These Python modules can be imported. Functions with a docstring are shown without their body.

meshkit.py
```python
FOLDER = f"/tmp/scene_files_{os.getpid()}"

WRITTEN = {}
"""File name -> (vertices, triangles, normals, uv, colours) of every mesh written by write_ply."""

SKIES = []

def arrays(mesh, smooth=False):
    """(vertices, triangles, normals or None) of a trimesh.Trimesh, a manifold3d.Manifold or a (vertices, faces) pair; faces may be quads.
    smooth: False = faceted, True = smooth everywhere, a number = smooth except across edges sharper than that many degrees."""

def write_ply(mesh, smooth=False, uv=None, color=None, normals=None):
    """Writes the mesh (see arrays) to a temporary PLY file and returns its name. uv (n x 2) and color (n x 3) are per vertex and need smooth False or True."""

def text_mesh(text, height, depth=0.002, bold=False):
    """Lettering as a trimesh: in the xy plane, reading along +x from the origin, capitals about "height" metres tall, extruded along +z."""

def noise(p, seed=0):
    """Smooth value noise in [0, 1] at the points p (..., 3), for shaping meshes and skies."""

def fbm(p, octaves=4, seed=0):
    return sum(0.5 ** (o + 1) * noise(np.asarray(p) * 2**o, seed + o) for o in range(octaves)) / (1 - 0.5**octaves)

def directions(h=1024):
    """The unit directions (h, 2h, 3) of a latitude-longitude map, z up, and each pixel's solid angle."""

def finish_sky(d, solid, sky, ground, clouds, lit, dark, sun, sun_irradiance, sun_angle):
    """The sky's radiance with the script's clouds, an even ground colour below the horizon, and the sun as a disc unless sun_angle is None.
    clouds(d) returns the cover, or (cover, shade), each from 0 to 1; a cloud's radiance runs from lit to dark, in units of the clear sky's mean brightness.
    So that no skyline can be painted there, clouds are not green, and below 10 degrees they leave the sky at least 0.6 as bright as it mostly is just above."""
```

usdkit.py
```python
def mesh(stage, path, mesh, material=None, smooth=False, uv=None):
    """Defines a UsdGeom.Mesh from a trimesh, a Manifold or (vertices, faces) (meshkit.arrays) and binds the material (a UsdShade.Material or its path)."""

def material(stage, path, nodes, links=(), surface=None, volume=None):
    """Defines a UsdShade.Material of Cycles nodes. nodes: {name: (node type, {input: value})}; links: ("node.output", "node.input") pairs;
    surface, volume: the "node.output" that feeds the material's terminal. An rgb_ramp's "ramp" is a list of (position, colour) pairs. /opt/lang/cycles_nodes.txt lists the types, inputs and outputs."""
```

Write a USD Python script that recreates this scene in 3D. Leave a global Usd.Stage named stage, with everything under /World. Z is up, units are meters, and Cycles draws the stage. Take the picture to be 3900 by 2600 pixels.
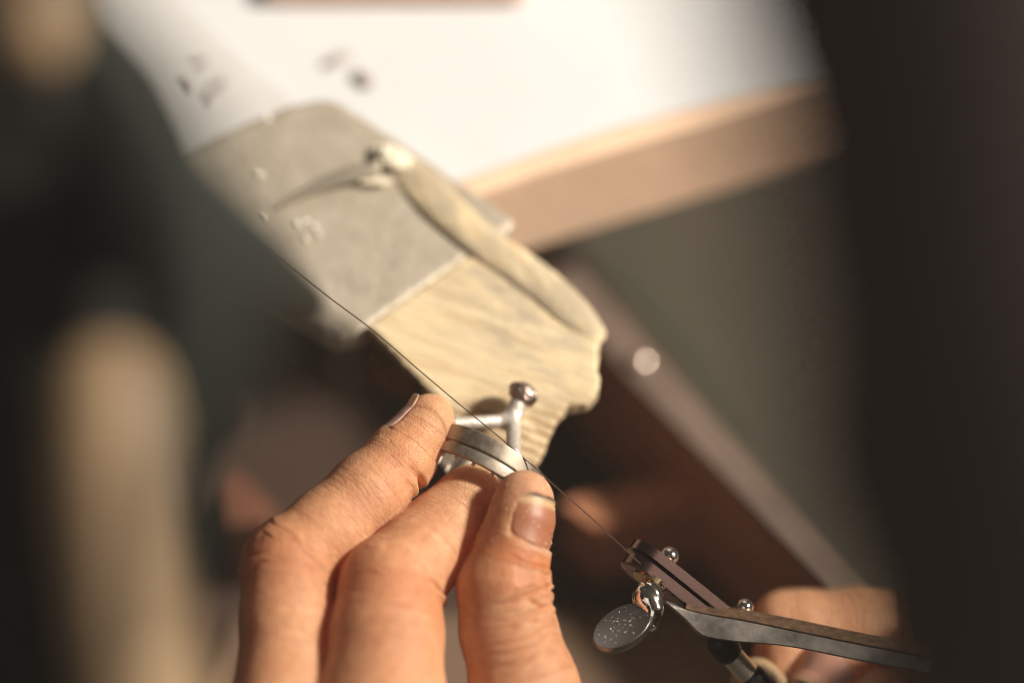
import math, random
import numpy as np, trimesh, usdkit, meshkit
from scipy.spatial import Delaunay
from scipy.ndimage import map_coordinates
from shapely.geometry import Polygon, Point
import shapely
from pxr import Usd, UsdGeom, UsdLux, UsdShade, Gf, Sdf, Vt
random.seed(7); RNG = np.random.default_rng(7)
stage = Usd.Stage.CreateInMemory()
UsdGeom.SetStageUpAxis(stage, 'Z'); UsdGeom.SetStageMetersPerUnit(stage, 1.0)
UsdGeom.Xform.Define(stage, '/World'); UsdGeom.Scope.Define(stage, '/World/Looks')

# ------------------------------------------------------------------ camera
PITCH = math.radians(55); DIST = 0.542; HAZE = .042; SC = 17.0           # SC: photograph pixels per mm in the plane of the ring
FOC = np.array([0, 0, 0.95])
RIGHT = np.array([1.0, 0, 0]); FWD = np.array([0, math.cos(PITCH), -math.sin(PITCH)]); UP = np.cross(RIGHT, FWD)
CAMPOS = FOC - FWD * DIST
cam = UsdGeom.Camera.Define(stage, '/World/camera')
M = np.eye(4); M[0, :3] = RIGHT; M[1, :3] = UP; M[2, :3] = -FWD; M[3, :3] = CAMPOS
cam.AddTransformOp().Set(Gf.Matrix4d(*M.ravel().tolist()))
cam.CreateFocalLengthAttr(85.0); cam.CreateHorizontalApertureAttr(3900 / SC / 542 * 85)
cam.CreateFStopAttr(2.4); cam.CreateFocusDistanceAttr(DIST - 0.006)
cam.CreateExposureAttr(0.10); cam.CreateClippingRangeAttr((0.02, 100))

def aim(prim, pos, to):
    d = np.array(to, float) - pos; d /= np.linalg.norm(d)
    r = np.cross(d, [0, 0, 1.0]); r /= np.linalg.norm(r); u = np.cross(r, d)
    m = np.eye(4); m[0, :3] = r; m[1, :3] = u; m[2, :3] = -d; m[3, :3] = pos
    prim.AddTransformOp().Set(Gf.Matrix4d(*m.ravel().tolist()))

def rect(name, pos, to, w, h, E, col):
    """a lamp giving about E of light at its target"""
    l = UsdLux.RectLight.Define(stage, '/World/' + name)
    pos = np.array(pos, float); to = np.array(to, float)
    l.CreateWidthAttr(w); l.CreateHeightAttr(h); l.CreateColorAttr(Gf.Vec3f(*col))
    l.CreateIntensityAttr(E * float(np.sum((pos - to) ** 2)) / (w * h)); l.CreateNormalizeAttr(False)
    aim(l, pos, to)

KEY = np.array([0.78, 0.06, 0.62]); KEY /= np.linalg.norm(KEY)
rect('key_lamp', FOC + KEY * 1.9, FOC, 0.24, 0.24, 6.6, (1.0, 0.885, 0.735))
rect('side_fill', FOC + np.array([1.15, -0.75, 0.60]), FOC, 0.8, 0.6, 0.62, (1.0, 0.88, 0.76))  # added soft fill from the right front, not an actual window
rect('back_fill', FOC + np.array([0.1, 1.5, 1.15]), FOC, 1.0, 0.8, 0.24, (1.0, 0.94, 0.86))  # unseen soft fill added behind the bench, no window there

rect('front_fill', FOC + np.array([-0.45, -1.1, 1.25]), FOC, 1.1, 0.9, 0.34, (1.0, 0.90, 0.82))  # broad fill added behind the lens to lift the dark tones

# ------------------------------------------------------------------ helpers
def C2W(p):
    """camera-aligned mm (x right, y up, z towards the lens, from the focus point) to world metres"""
    p = np.asarray(p, float)
    return FOC + (p[..., :1] * RIGHT + p[..., 1:2] * UP - p[..., 2:3] * FWD) / 1000

def P(px, py, z=0.0):
    k = (542 - z) / 542 / SC
    return np.array([(px - 1950) * k, (1300 - py) * k, z])

def W(px, py, z=0.0):
    return C2W(P(px, py, z))

def ray(px, py):
    d = W(px, py, 0) - CAMPOS
    return d / np.linalg.norm(d)

def G(px, py, h):
    d = ray(px, py); t = (h - CAMPOS[2]) / d[2]
    return CAMPOS + d * t

def on_plane(px, py, o, n):
    d = ray(px, py); t = np.dot(o - CAMPOS, n) / np.dot(d, n)
    return CAMPOS + d * t

_used = {}
def numbered(parent, name):
    k = (parent, name); c = _used.get(k, 0); _used[k] = c + 1
    return name if c == 0 else f'{name}_{c:03d}'

def tag(prim, label=None, cat=None, group=None, kind=None):
    for k, v in (('label', label), ('category', cat), ('group', group), ('kind', kind)):
        if v: prim.SetCustomDataByKey(k, v)
    return prim

BASE = {}
def thing(name, label, cat, base, group=None, kind=None):
    path = '/World/' + numbered('/World', name)
    x = UsdGeom.Xform.Define(stage, path)
    base = np.asarray(base, float); x.AddTranslateOp().Set(Gf.Vec3d(*base.tolist()))
    BASE[path] = base
    return tag(x.GetPrim(), label, cat, group, kind)

def obj(name, mesh, mat, parent=None, smooth=30, prim=None, label=None, cat=None, group=None, kind=None):
    """mesh: trimesh or (v, f) in world metres. prim: {name: array} per-vertex primvars (then smooth must be True/False)"""
    pp = parent.GetPath().pathString if parent is not None else '/World'
    v, f = (np.asarray(mesh.vertices, float), np.asarray(mesh.faces)) if hasattr(mesh, 'vertices') else mesh
    if parent is not None: base = BASE[pp]
    else: base = np.array([v[:, 0].mean(), v[:, 1].mean(), v[:, 2].min()])
    path = pp + '/' + numbered(pp, name)
    m = usdkit.mesh(stage, path, trimesh.Trimesh(v - base, f, process=False), mat, smooth=smooth)
    BASE[path] = base
    if parent is None: UsdGeom.Xformable(m).AddTranslateOp().Set(Gf.Vec3d(*base.tolist()))
    for k, a in (prim or {}).items():
        t = Sdf.ValueTypeNames.Color3fArray if k.endswith('_col') else Sdf.ValueTypeNames.Float3Array
        UsdGeom.PrimvarsAPI(m).CreatePrimvar(k, t, 'vertex').Set(Vt.Vec3fArray.FromNumpy(np.asarray(a, np.float32)))
    return tag(m.GetPrim(), label, cat, group, kind)

def cat_mesh(ms): return trimesh.util.concatenate(ms)

def tube(pts, rad, n=16, caps=True, flat=None, jitter=0, seed=0):
    """swept tube through world points with round ends; flat=(vector, factor) squashes the section along that vector"""
    pts = np.asarray(pts, float); rad = np.broadcast_to(np.asarray(rad, float), (len(pts),)).copy()
    if caps:
        d0 = pts[0] - pts[1]; d0 /= np.linalg.norm(d0); d1 = pts[-1] - pts[-2]; d1 /= np.linalg.norm(d1)
        a = np.radians([90, 68, 45, 22])
        pts = np.vstack([[pts[0] + d0 * rad[0] * math.sin(t) for t in a], pts, [pts[-1] + d1 * rad[-1] * math.sin(t) for t in a[::-1]]])
        rad = np.concatenate([[max(math.cos(t), .02) * rad[0] for t in a], rad, [max(math.cos(t), .02) * rad[-1] for t in a[::-1]]])
    t = np.gradient(pts, axis=0); t /= np.linalg.norm(t, axis=1, keepdims=True)
    up = np.array([0.13, 0.3, 1.0]) if abs(t[0][2]) < .8 else np.array([1.0, .2, 0])
    u = np.cross(t[0], up); u /= np.linalg.norm(u)
    V = []
    rng = np.random.default_rng(seed)
    for i in range(len(pts)):
        u = u - t[i] * np.dot(u, t[i]); u /= np.linalg.norm(u); w = np.cross(t[i], u)
        a = np.linspace(0, 2 * np.pi, n, endpoint=False)
        off = rad[i] * (np.cos(a)[:, None] * u + np.sin(a)[:, None] * w) * (1 + jitter * rng.normal(size=(n, 1)))
        if flat is not None:
            fv = flat[0] / np.linalg.norm(flat[0]); off -= np.outer(off @ fv, fv) * (1 - flat[1])
        V.append(pts[i] + off)
    V = np.vstack(V); F = []
    m = len(pts)
    for i in range(m - 1):
        for j in range(n):
            a, b, c, d = i * n + j, i * n + (j + 1) % n, (i + 1) * n + (j + 1) % n, (i + 1) * n + j
            F += [[a, b, c], [a, c, d]]
    V = np.vstack([V, pts[0], pts[-1]]); k = len(V) - 2
    for j in range(n):
        F.append([k, (j + 1) % n, j]); F.append([k + 1, (m - 1) * n + j, (m - 1) * n + (j + 1) % n])
    return trimesh.Trimesh(V, np.array(F), process=False)

def spline(pts, n):
    from scipy.interpolate import PchipInterpolator
    pts = np.asarray(pts, float); s = np.r_[0, np.cumsum(np.linalg.norm(np.diff(pts[:, :3], axis=0), axis=1))]
    return PchipInterpolator(s, pts, axis=0)(np.linspace(0, s[-1], n))

def slab(poly, step, o, ex, ey, ez, top, bottom, scale=0.001, jit=.3, bevel=0):
    """solid over a flat outline (mm in the frame o, ex, ey, ez): top(x, y) and bottom(x, y) give heights in mm"""
    L = poly.exterior.length; nb = max(int(L / step), 8)
    bd = np.array([poly.exterior.interpolate(i * L / nb).coords[0] for i in range(nb)])
    bd = np.vstack([bd, np.array(poly.exterior.coords)[:-1]])
    bd = bd[np.argsort([poly.exterior.project(Point(p)) for p in bd])]
    keep = np.r_[True, np.linalg.norm(np.diff(bd, axis=0), axis=1) > step * .15]; bd = bd[keep]
    x0, y0, x1, y1 = poly.bounds
    gx, gy = np.meshgrid(np.arange(x0, x1, step), np.arange(y0, y1, step)); g = np.c_[gx.ravel(), gy.ravel()]
    g += np.random.default_rng(1).uniform(-jit, jit, g.shape) * step
    inner = poly.buffer(-step * .55); g = g[shapely.contains_xy(inner, g[:, 0], g[:, 1])] if not inner.is_empty else g[:0]
    p = np.vstack([bd, g]); tri = Delaunay(p).simplices
    c = p[tri].mean(1); tri = tri[shapely.contains_xy(poly.buffer(1e-6), c[:, 0], c[:, 1])]
    q = p[tri]; ar = np.cross(q[:, 1] - q[:, 0], q[:, 2] - q[:, 0]); tri = tri[np.abs(ar) > 1e-9]; ar = ar[np.abs(ar) > 1e-9]
    tri[ar < 0] = tri[ar < 0][:, ::-1]
    e = np.vstack([tri[:, [0, 1]], tri[:, [1, 2]], tri[:, [2, 0]]]); es = np.sort(e, 1)
    _, idx, cnt = np.unique(es, axis=0, return_index=True, return_counts=True); be = e[idx[cnt == 1]]
    n = len(p); zt = top(p[:, 0], p[:, 1]) * np.ones(n); zb = bottom(p[:, 0], p[:, 1]) * np.ones(n)
    loc = np.vstack([np.c_[p, zt], np.c_[p, zb]])
    # side strip in rows, with its own vertices, so that the edge stays crisp
    rows = 5; S = []; F = []
    for k in range(rows + 1):
        t = k / rows; S.append(np.c_[p, zt * (1 - t) + zb * t])
    S = np.vstack(S)
    for k in range(rows):
        a, b = be[:, 0] + k * n, be[:, 1] + k * n
        F += [np.c_[a, a + n, b], np.c_[b, a + n, b + n]]
    F = np.vstack(F) + 2 * n
    loc = np.vstack([loc, S]); F = np.vstack([tri, tri[:, ::-1] + n, F])
    used = np.unique(F); mp = np.full(len(loc), -1); mp[used] = np.arange(len(used)); loc = loc[used]; F = mp[F]
    V = o + (loc[:, :1] * ex + loc[:, 1:2] * ey + loc[:, 2:3] * ez) * scale
    return trimesh.Trimesh(V, F, process=False), loc

def box(o, ex, ey, ez, a, b, c, bev=0.0):
    """rounded-edge box from corner-range triples a, b, c (metres along ex, ey, ez)"""
    import manifold3d as m3
    r = max(bev, 1e-5); pts = []
    s = trimesh.creation.icosphere(subdivisions=1, radius=r).vertices
    for x in (a[0] + r, a[1] - r):
        for y in (b[0] + r, b[1] - r):
            for z in (c[0] + r, c[1] - r): pts.append(s + [x, y, z])
    h = trimesh.convex.convex_hull(np.vstack(pts)); v = h.vertices
    return trimesh.Trimesh(o + v[:, :1] * ex + v[:, 1:2] * ey + v[:, 2:3] * ez, h.faces, process=False)

# ------------------------------------------------------------------ materials
LK = '/World/Looks/'
def mat(name, col, rough=.5, metal=0, noise=None, bump=None, coord=None, **kw):
    """noise=(scale, other colour, contrast[, stretch xyz]); bump=(scale, metres)"""
    nd = {'p': ('principled_bsdf', {'base_color': col, 'roughness': rough, 'metallic': metal, **kw})}; ln = []
    if coord: nd['g'] = ('attribute', {'attribute': coord}); src = 'g.vector'
    else: nd['g'] = ('texture_coordinate', {}); src = 'g.object'
    if noise:
        st = noise[3] if len(noise) > 3 else (1, 1, 1)
        nd['m'] = ('mapping', {'scale': st}); nd['n'] = ('noise_texture', {'scale': noise[0], 'detail': 6.0, 'roughness': .62})
        c = noise[2]; nd['r'] = ('rgb_ramp', {'ramp': [(.5 - .5 / c, col), (.5 + .5 / c, noise[1])]})
        ln += [(src, 'm.vector'), ('m.vector', 'n.vector'), ('n.fac', 'r.fac'), ('r.color', 'p.base_color')]
    if bump:
        st = bump[2] if len(bump) > 2 else (1, 1, 1)
        nd['bm'] = ('mapping', {'scale': st}); nd['bn'] = ('noise_texture', {'scale': bump[0], 'detail': 5.0, 'roughness': .6}); nd['b'] = ('bump', {'distance': bump[1], 'strength': 1.0})
        ln += [(src, 'bm.vector'), ('bm.vector', 'bn.vector'), ('bn.fac', 'b.height'), ('b.normal', 'p.normal')]
    return usdkit.material(stage, LK + name, nd, ln, surface='p.BSDF')

M_paper = mat('paper', (.74, .765, .80), .8, noise=(9, (.68, .70, .74), 2.5))
M_paper2 = mat('crumpled_paper', (.73, .735, .75), .8, noise=(14, (.63, .63, .64), 2.2))
M_bench = mat('bench_wood', (.84, .62, .46), .5, noise=(40, (.74, .51, .37), 2.0, (.25, 1, 1)), bump=(120, .0003))
M_dark = mat('dark_cloth', (.045, .034, .032), .85, noise=(60, (.060, .044, .041), 2), bump=(900, .0004))
M_rack = mat('dark_rubber', (.0085, .009, .0088), .75, noise=(30, (.012, .013, .012), 2), specular_ior_level=.2)
M_handle = mat('handle_wood', (.33, .23, .135), .55, noise=(60, (.25, .17, .10), 2, (1, 1, .2)))
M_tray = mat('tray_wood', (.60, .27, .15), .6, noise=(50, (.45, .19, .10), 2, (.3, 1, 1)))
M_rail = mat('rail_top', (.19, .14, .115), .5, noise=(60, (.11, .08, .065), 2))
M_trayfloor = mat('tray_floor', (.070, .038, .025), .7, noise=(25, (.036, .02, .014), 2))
M_floor = mat('floor', (.10, .08, .058), .8, noise=(4, (.04, .043, .03), 2.4))
M_khaki = mat('khaki', (.20, .13, .085), .8, noise=(40, (.14, .09, .06), 2))
M_chrome = mat('chrome', (.80, .74, .70), .10, 1.0, bump=(2500, .00001))
M_clamp = mat('clamp_steel', (.24, .15, .14), .2, 1.0, bump=(3000, .00002))  # pinkish tint paints reddish reflections into the steel colour
M_frame = mat('frame_steel', (.30, .28, .26), .45, .7, noise=(120, (.10, .09, .085), 3.4), bump=(1800, .00003))
M_fedge = mat('frame_patina', (.30, .20, .13), .48, .8, noise=(500, (.14, .09, .06), 3), bump=(2200, .00006))
M_black = mat('black_knob', (.012, .012, .013), .42, specular_ior_level=.25)
M_blade = mat('blade_steel', (.23, .155, .12), .35, 1.0)
M_scrap = mat('bright_scrap', (.93, .88, .72), .4, .15)
M_white = mat('white_chip', (.85, .84, .80), .5)
M_chip = mat('dark_chip', (.44, .38, .365), .6, noise=(300, (.30, .25, .245), 2.5))
M_sprue = mat('cast_silver', (.66, .62, .57), .55, .55, noise=(900, (.52, .48, .44), 2.2), bump=(1500, .00012))
M_ball = mat('ball_silver', (.50, .40, .36), .20, 1.0, noise=(300, (.30, .22, .20), 3), bump=(420, .0006))
M_prong = mat('prong_silver', (.80, .74, .66), .35, .4)
M_dust = mat('silver_dust', (.95, .88, .72), .3, .3)
M_dirt = mat('dirt', (.03, .026, .025), .7)

def ring_material():
    nd = {'g': ('texture_coordinate', {}), 'n': ('noise_texture', {'scale': 350, 'detail': 6., 'roughness': .65}), 'v': ('noise_texture', {'scale': 2600, 'detail': 3.}),
          'r': ('rgb_ramp', {'ramp': [(.3, (.25, .21, .175)), (.7, (.42, .365, .305))]}), 'q': ('map_range', {'from_min': .3, 'from_max': .7, 'to_min': .42, 'to_max': .58}),
          'b': ('bump', {'distance': .00004, 'strength': 1.}), 'p': ('principled_bsdf', {'metallic': .92})}
    ln = [('g.object', 'n.vector'), ('g.object', 'v.vector'), ('n.fac', 'r.fac'), ('r.color', 'p.base_color'), ('n.fac', 'q.value'), ('q.result', 'p.roughness'), ('v.fac', 'b.height'), ('b.normal', 'p.normal')]
    return usdkit.material(stage, LK + 'ring_silver', nd, ln, surface='p.BSDF')
M_ring = ring_material()

def pin_wood():
    """pale softwood: grain along the pin's own axis (attribute uvw, mm), grey metal dust rubbed into its middle"""
    nd = {'g': ('attribute', {'attribute': 'uvw'}),
          'm1': ('mapping', {'scale': (.03, .55, .9)}), 'grain': ('noise_texture', {'scale': 1., 'detail': 5., 'roughness': .6, 'distortion': .6}),
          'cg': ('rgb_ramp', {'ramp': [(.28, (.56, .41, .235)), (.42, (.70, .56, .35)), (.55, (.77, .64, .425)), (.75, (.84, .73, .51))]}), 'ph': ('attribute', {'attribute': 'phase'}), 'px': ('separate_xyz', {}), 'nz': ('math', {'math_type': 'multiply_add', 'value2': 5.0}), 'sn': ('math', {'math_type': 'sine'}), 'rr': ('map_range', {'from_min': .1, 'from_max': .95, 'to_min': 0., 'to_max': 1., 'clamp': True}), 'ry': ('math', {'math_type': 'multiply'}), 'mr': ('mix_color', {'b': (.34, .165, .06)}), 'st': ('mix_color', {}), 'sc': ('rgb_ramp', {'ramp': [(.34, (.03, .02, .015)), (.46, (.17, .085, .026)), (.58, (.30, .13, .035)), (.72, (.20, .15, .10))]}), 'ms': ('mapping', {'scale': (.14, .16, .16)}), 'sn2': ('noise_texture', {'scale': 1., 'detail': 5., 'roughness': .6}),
          'm2': ('mapping', {'scale': (.07, .17, .17)}), 'dirt': ('noise_texture', {'scale': 1., 'detail': 7., 'roughness': .68}),
          'a': ('attribute', {'attribute': 'dust_col'}), 'mul': ('math', {'math_type': 'multiply'}),
          'dr': ('map_range', {'from_min': .40, 'from_max': .58, 'to_min': 0., 'to_max': 1., 'clamp': True}),
          'mx': ('mix_color', {'b': (.42, .365, .28)}),
          'm3': ('mapping', {'scale': (.35, .9, .9)}), 'sp': ('noise_texture', {'scale': 1., 'detail': 4., 'roughness': .7}),
          'spr': ('map_range', {'from_min': .63, 'from_max': .74, 'to_min': 0., 'to_max': .75, 'clamp': True}), 'mx2': ('mix_color', {'b': (.16, .13, .10)}),
          'm4': ('mapping', {'scale': (.10, 2.2, 2.2)}), 'bn': ('noise_texture', {'scale': 1., 'detail': 5., 'roughness': .65}),
          'b': ('bump', {'distance': .0004, 'strength': 1.}), 'p': ('principled_bsdf', {'roughness': .6, 'specular_ior_level': .35})}
    ln = [('ph.vector', 'px.vector'), ('grain.fac', 'nz.value1'), ('px.x', 'nz.value3'), ('nz.value', 'sn.value1'), ('sn.value', 'rr.value'), ('rr.result', 'ry.value1'), ('px.y', 'ry.value2'), ('ry.value', 'mr.fac'), ('cg.color', 'mr.a'), ('mr.result', 'mx.a'),
          ('g.vector', 'm1.vector'), ('m1.vector', 'grain.vector'), ('grain.fac', 'cg.fac'), ('g.vector', 'm2.vector'), ('m2.vector', 'dirt.vector'),
          ('dirt.fac', 'dr.value'), ('dr.result', 'mul.value1'), ('a.fac', 'mul.value2'), ('mul.value', 'mx.fac'),
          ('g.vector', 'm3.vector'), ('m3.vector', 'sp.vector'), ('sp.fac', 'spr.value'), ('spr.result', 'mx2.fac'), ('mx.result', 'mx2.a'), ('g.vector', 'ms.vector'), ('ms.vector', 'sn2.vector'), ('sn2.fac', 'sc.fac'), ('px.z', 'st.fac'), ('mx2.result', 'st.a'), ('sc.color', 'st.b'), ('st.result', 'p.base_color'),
          ('g.vector', 'm4.vector'), ('m4.vector', 'bn.vector'), ('bn.fac', 'b.height'), ('b.normal', 'p.normal')]
    return usdkit.material(stage, LK + 'pin_wood', nd, ln, surface='p.BSDF')
M_pin = pin_wood()

def pin_side():
    nd = {'g': ('attribute', {'attribute': 'uvw'}), 'm': ('mapping', {'scale': (.12, .2, .22)}), 'n': ('noise_texture', {'scale': 1., 'detail': 6., 'roughness': .6}),
          'r': ('rgb_ramp', {'ramp': [(.30, (.05, .035, .03)), (.42, (.30, .15, .05)), (.55, (.45, .22, .06)), (.70, (.42, .30, .18))]}), 'p': ('principled_bsdf', {'roughness': .55})}
    return usdkit.material(stage, LK + 'pin_side', nd, [('g.vector', 'm.vector'), ('m.vector', 'n.vector'), ('n.fac', 'r.fac'), ('r.color', 'p.base_color')], surface='p.BSDF')

def steel_material():
    nd = {'g': ('attribute', {'attribute': 'uvw'}), 'm': ('mapping', {'scale': (.09, .12, .12)}), 'n': ('noise_texture', {'scale': 1., 'detail': 8., 'roughness': .72}),
          'r': ('rgb_ramp', {'ramp': [(.25, (.36, .315, .25)), (.50, (.46, .41, .335)), (.75, (.58, .53, .45))]}),
          'v': ('noise_texture', {'scale': 14., 'detail': 4., 'roughness': .7}), 'q': ('map_range', {'from_min': .3, 'from_max': .7, 'to_min': .42, 'to_max': .62}),
          'bn': ('noise_texture', {'scale': 6., 'detail': 6., 'roughness': .7}), 'b': ('bump', {'distance': .00025, 'strength': 1.}), 'p': ('principled_bsdf', {'metallic': .35})}
    ln = [('g.vector', 'm.vector'), ('m.vector', 'n.vector'), ('n.fac', 'r.fac'), ('r.color', 'p.base_color'), ('m.vector', 'v.vector'), ('v.fac', 'q.value'), ('q.result', 'p.roughness'),
          ('m.vector', 'bn.vector'), ('bn.fac', 'b.height'), ('b.normal', 'p.normal')]
    return usdkit.material(stage, LK + 'anvil_steel', nd, ln, surface='p.BSDF')
M_steel = steel_material()

def skin_material():
    nd = {'c': ('attribute', {'attribute': 'skin_col'}), 'u': ('attribute', {'attribute': 'finger_uv'}), 'g': ('texture_coordinate', {}),
          'm1': ('mapping', {'scale': (1.35, .20, 1.)}), 'n1': ('noise_texture', {'scale': 1., 'detail': 4., 'roughness': .6, 'distortion': .5}),
          'n2': ('voronoi_texture', {'scale': 2100., 'feature': 'f1'}), 'n3': ('noise_texture', {'scale': 420., 'detail': 6., 'roughness': .68}),
          'm': ('math', {'math_type': 'multiply', 'value2': .95}), 'a': ('math', {'math_type': 'multiply_add', 'value2': .30}), 
          'b': ('bump', {'distance': .00042, 'strength': 1.}), 'mott': ('rgb_ramp', {'ramp': [(.3, (.74, .66, .62)), (.7, (1.15, 1.18, 1.2))]}),
          'mx': ('mix_color', {'blend_type': 'multiply', 'fac': .6, 'use_clamp_result': False}),
          'p': ('principled_bsdf', {'roughness': .50, 'specular_ior_level': .34, 'subsurface_weight': .35, 'subsurface_scale': .0022, 'subsurface_radius': (1., .40, .22)})}
    ln = [('u.vector', 'm1.vector'), ('m1.vector', 'n1.vector'), ('g.object', 'n2.vector'), ('g.object', 'n3.vector'), ('n1.fac', 'm.value1'), ('n2.distance', 'a.value1'), ('m.value', 'a.value3'),
          ('a.value', 'b.height'), ('b.normal', 'p.normal'), ('n3.fac', 'mott.fac'), ('c.color', 'mx.a'), ('mott.color', 'mx.b'), ('mx.result', 'p.base_color')]
    return usdkit.material(stage, LK + 'skin', nd, ln, surface='p.BSDF')
M_skin = skin_material()
def nail_material():
    nd = {'c': ('attribute', {'attribute': 'nail_col'}), 'u': ('attribute', {'attribute': 'finger_uv'}), 'm': ('mapping', {'scale': (.06, 2.2, 1.)}), 'n': ('noise_texture', {'scale': 1., 'detail': 3.}),
          'b': ('bump', {'distance': .00008, 'strength': 1.}), 'p': ('principled_bsdf', {'roughness': .46, 'specular_ior_level': .5, 'subsurface_weight': .2, 'subsurface_scale': .001, 'subsurface_radius': (1., .4, .25)})}
    return usdkit.material(stage, LK + 'nail', nd, [('u.vector', 'm.vector'), ('m.vector', 'n.vector'), ('n.fac', 'b.height'), ('b.normal', 'p.normal'), ('c.color', 'p.base_color')], surface='p.BSDF')
M_nail = nail_material()

# ------------------------------------------------------------------ setting: floor, bench top
SL = math.radians(8)
TIPDIR = np.array([.55, -.84, 0]); TIPDIR /= np.linalg.norm(TIPDIR)
EZ = np.array([0, 0, 1.0]) * math.cos(SL) + TIPDIR * math.sin(SL)
EX = TIPDIR * math.cos(SL) - np.array([0, 0, 1.0]) * math.sin(SL)       # along the pin to its tip
EY = np.cross(EZ, EX)
PIN_O = W(1840, 1400, -18)
def PP(px, py, h=0.0):
    """a photograph pixel on the pin's top plane (h mm above it): mm along the pin, mm across it"""
    q = on_plane(px, py, PIN_O + EZ * h / 1000, EZ) - PIN_O
    return np.array([q @ EX, q @ EY]) * 1000
def PW(px, py, h=0.0):
    return on_plane(px, py, PIN_O + EZ * h / 1000, EZ)
XW, YW, ZW = np.eye(3)
BENCH_Z = PW(1950, 840)[2] - .011
FLOOR_Z = .40
v = np.array([[-4, -4, FLOOR_Z], [4, -4, FLOOR_Z], [4, 4, FLOOR_Z], [-4, 4, FLOOR_Z]], float)
obj('floor', (v, np.array([[0, 1, 2], [0, 2, 3]])), M_floor, smooth=False, label='dim olive brown floor far below the workbench', kind='structure')

edge_px = [(3700, 170), (3000, 372), (2400, 545), (2000, 668), (1800, 740), (1500, 835), (1100, 860), (700, 815), (300, 745), (-200, 680)]
edge = np.array([G(x, y, BENCH_Z)[:2] for x, y in edge_px])
ed = spline(np.c_[edge, np.zeros(len(edge))], 50)[:, :2]
back = np.array([[ed[-1][0] - .3, ed[-1][1] + .9], [ed[0][0] + .3, ed[0][1] + .8]])
bo = np.array([0, 0, BENCH_Z])
bpoly = Polygon(np.vstack([ed, back]) * 1000)
if not bpoly.is_valid: bpoly = bpoly.buffer(0)
bench = thing('workbench', 'wooden workbench with bare tan front edge under the white paper', 'workbench', [0, .25, BENCH_Z - .03])
inner = Polygon(np.vstack([ed, back]) * 1000)
def bench_top(x, y):
    d = shapely.distance(inner.exterior, shapely.points(x, y)); return -np.maximum(0, 1.6 - d) ** 2 * .5
bm, _ = slab(bpoly, 9, bo, XW, YW, ZW, bench_top, lambda x, y: -31 + 0 * x)
obj('bench_top', bm, M_bench, bench, smooth=40)

# paper lying on the bench
def sheet(px, h, mat_, name, label, cat, wav=.4, seed=0, parent=None, group=None):
    pts = np.array([G(x, y, BENCH_Z)[:2] for x, y in px]) * 1000
    pl = Polygon(pts)
    def top(x, y): return h + .18 + wav * meshkit.fbm(np.c_[x, y, 0 * x] * .02, 3, seed)
    m, _ = slab(pl, 8, bo, XW, YW, ZW, top, lambda x, y: top(x, y) - .16)
    return obj(name, m, mat_, parent, smooth=40, label=label, cat=cat, group=group)
sheet([(2990, 330), (2300, 505), (1760, 690), (1500, 780), (1150, 860), (700, 760), (300, 690), (0, 640), (-300, -500), (1900, -500), (4200, -400), (3700, 190)], .3, M_paper, 'paper_sheet', 'large white sheet of paper glaring in the light behind the anvil', 'paper')
sheet([(1120, 420), (1000, 650), (300, 700), (150, -300), (420, -300), (700, 60)], 1.2, M_paper2, 'paper_sheet', 'crumpled pale sheet of paper overlapping at the upper left', 'paper', 3.0, 4)

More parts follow.
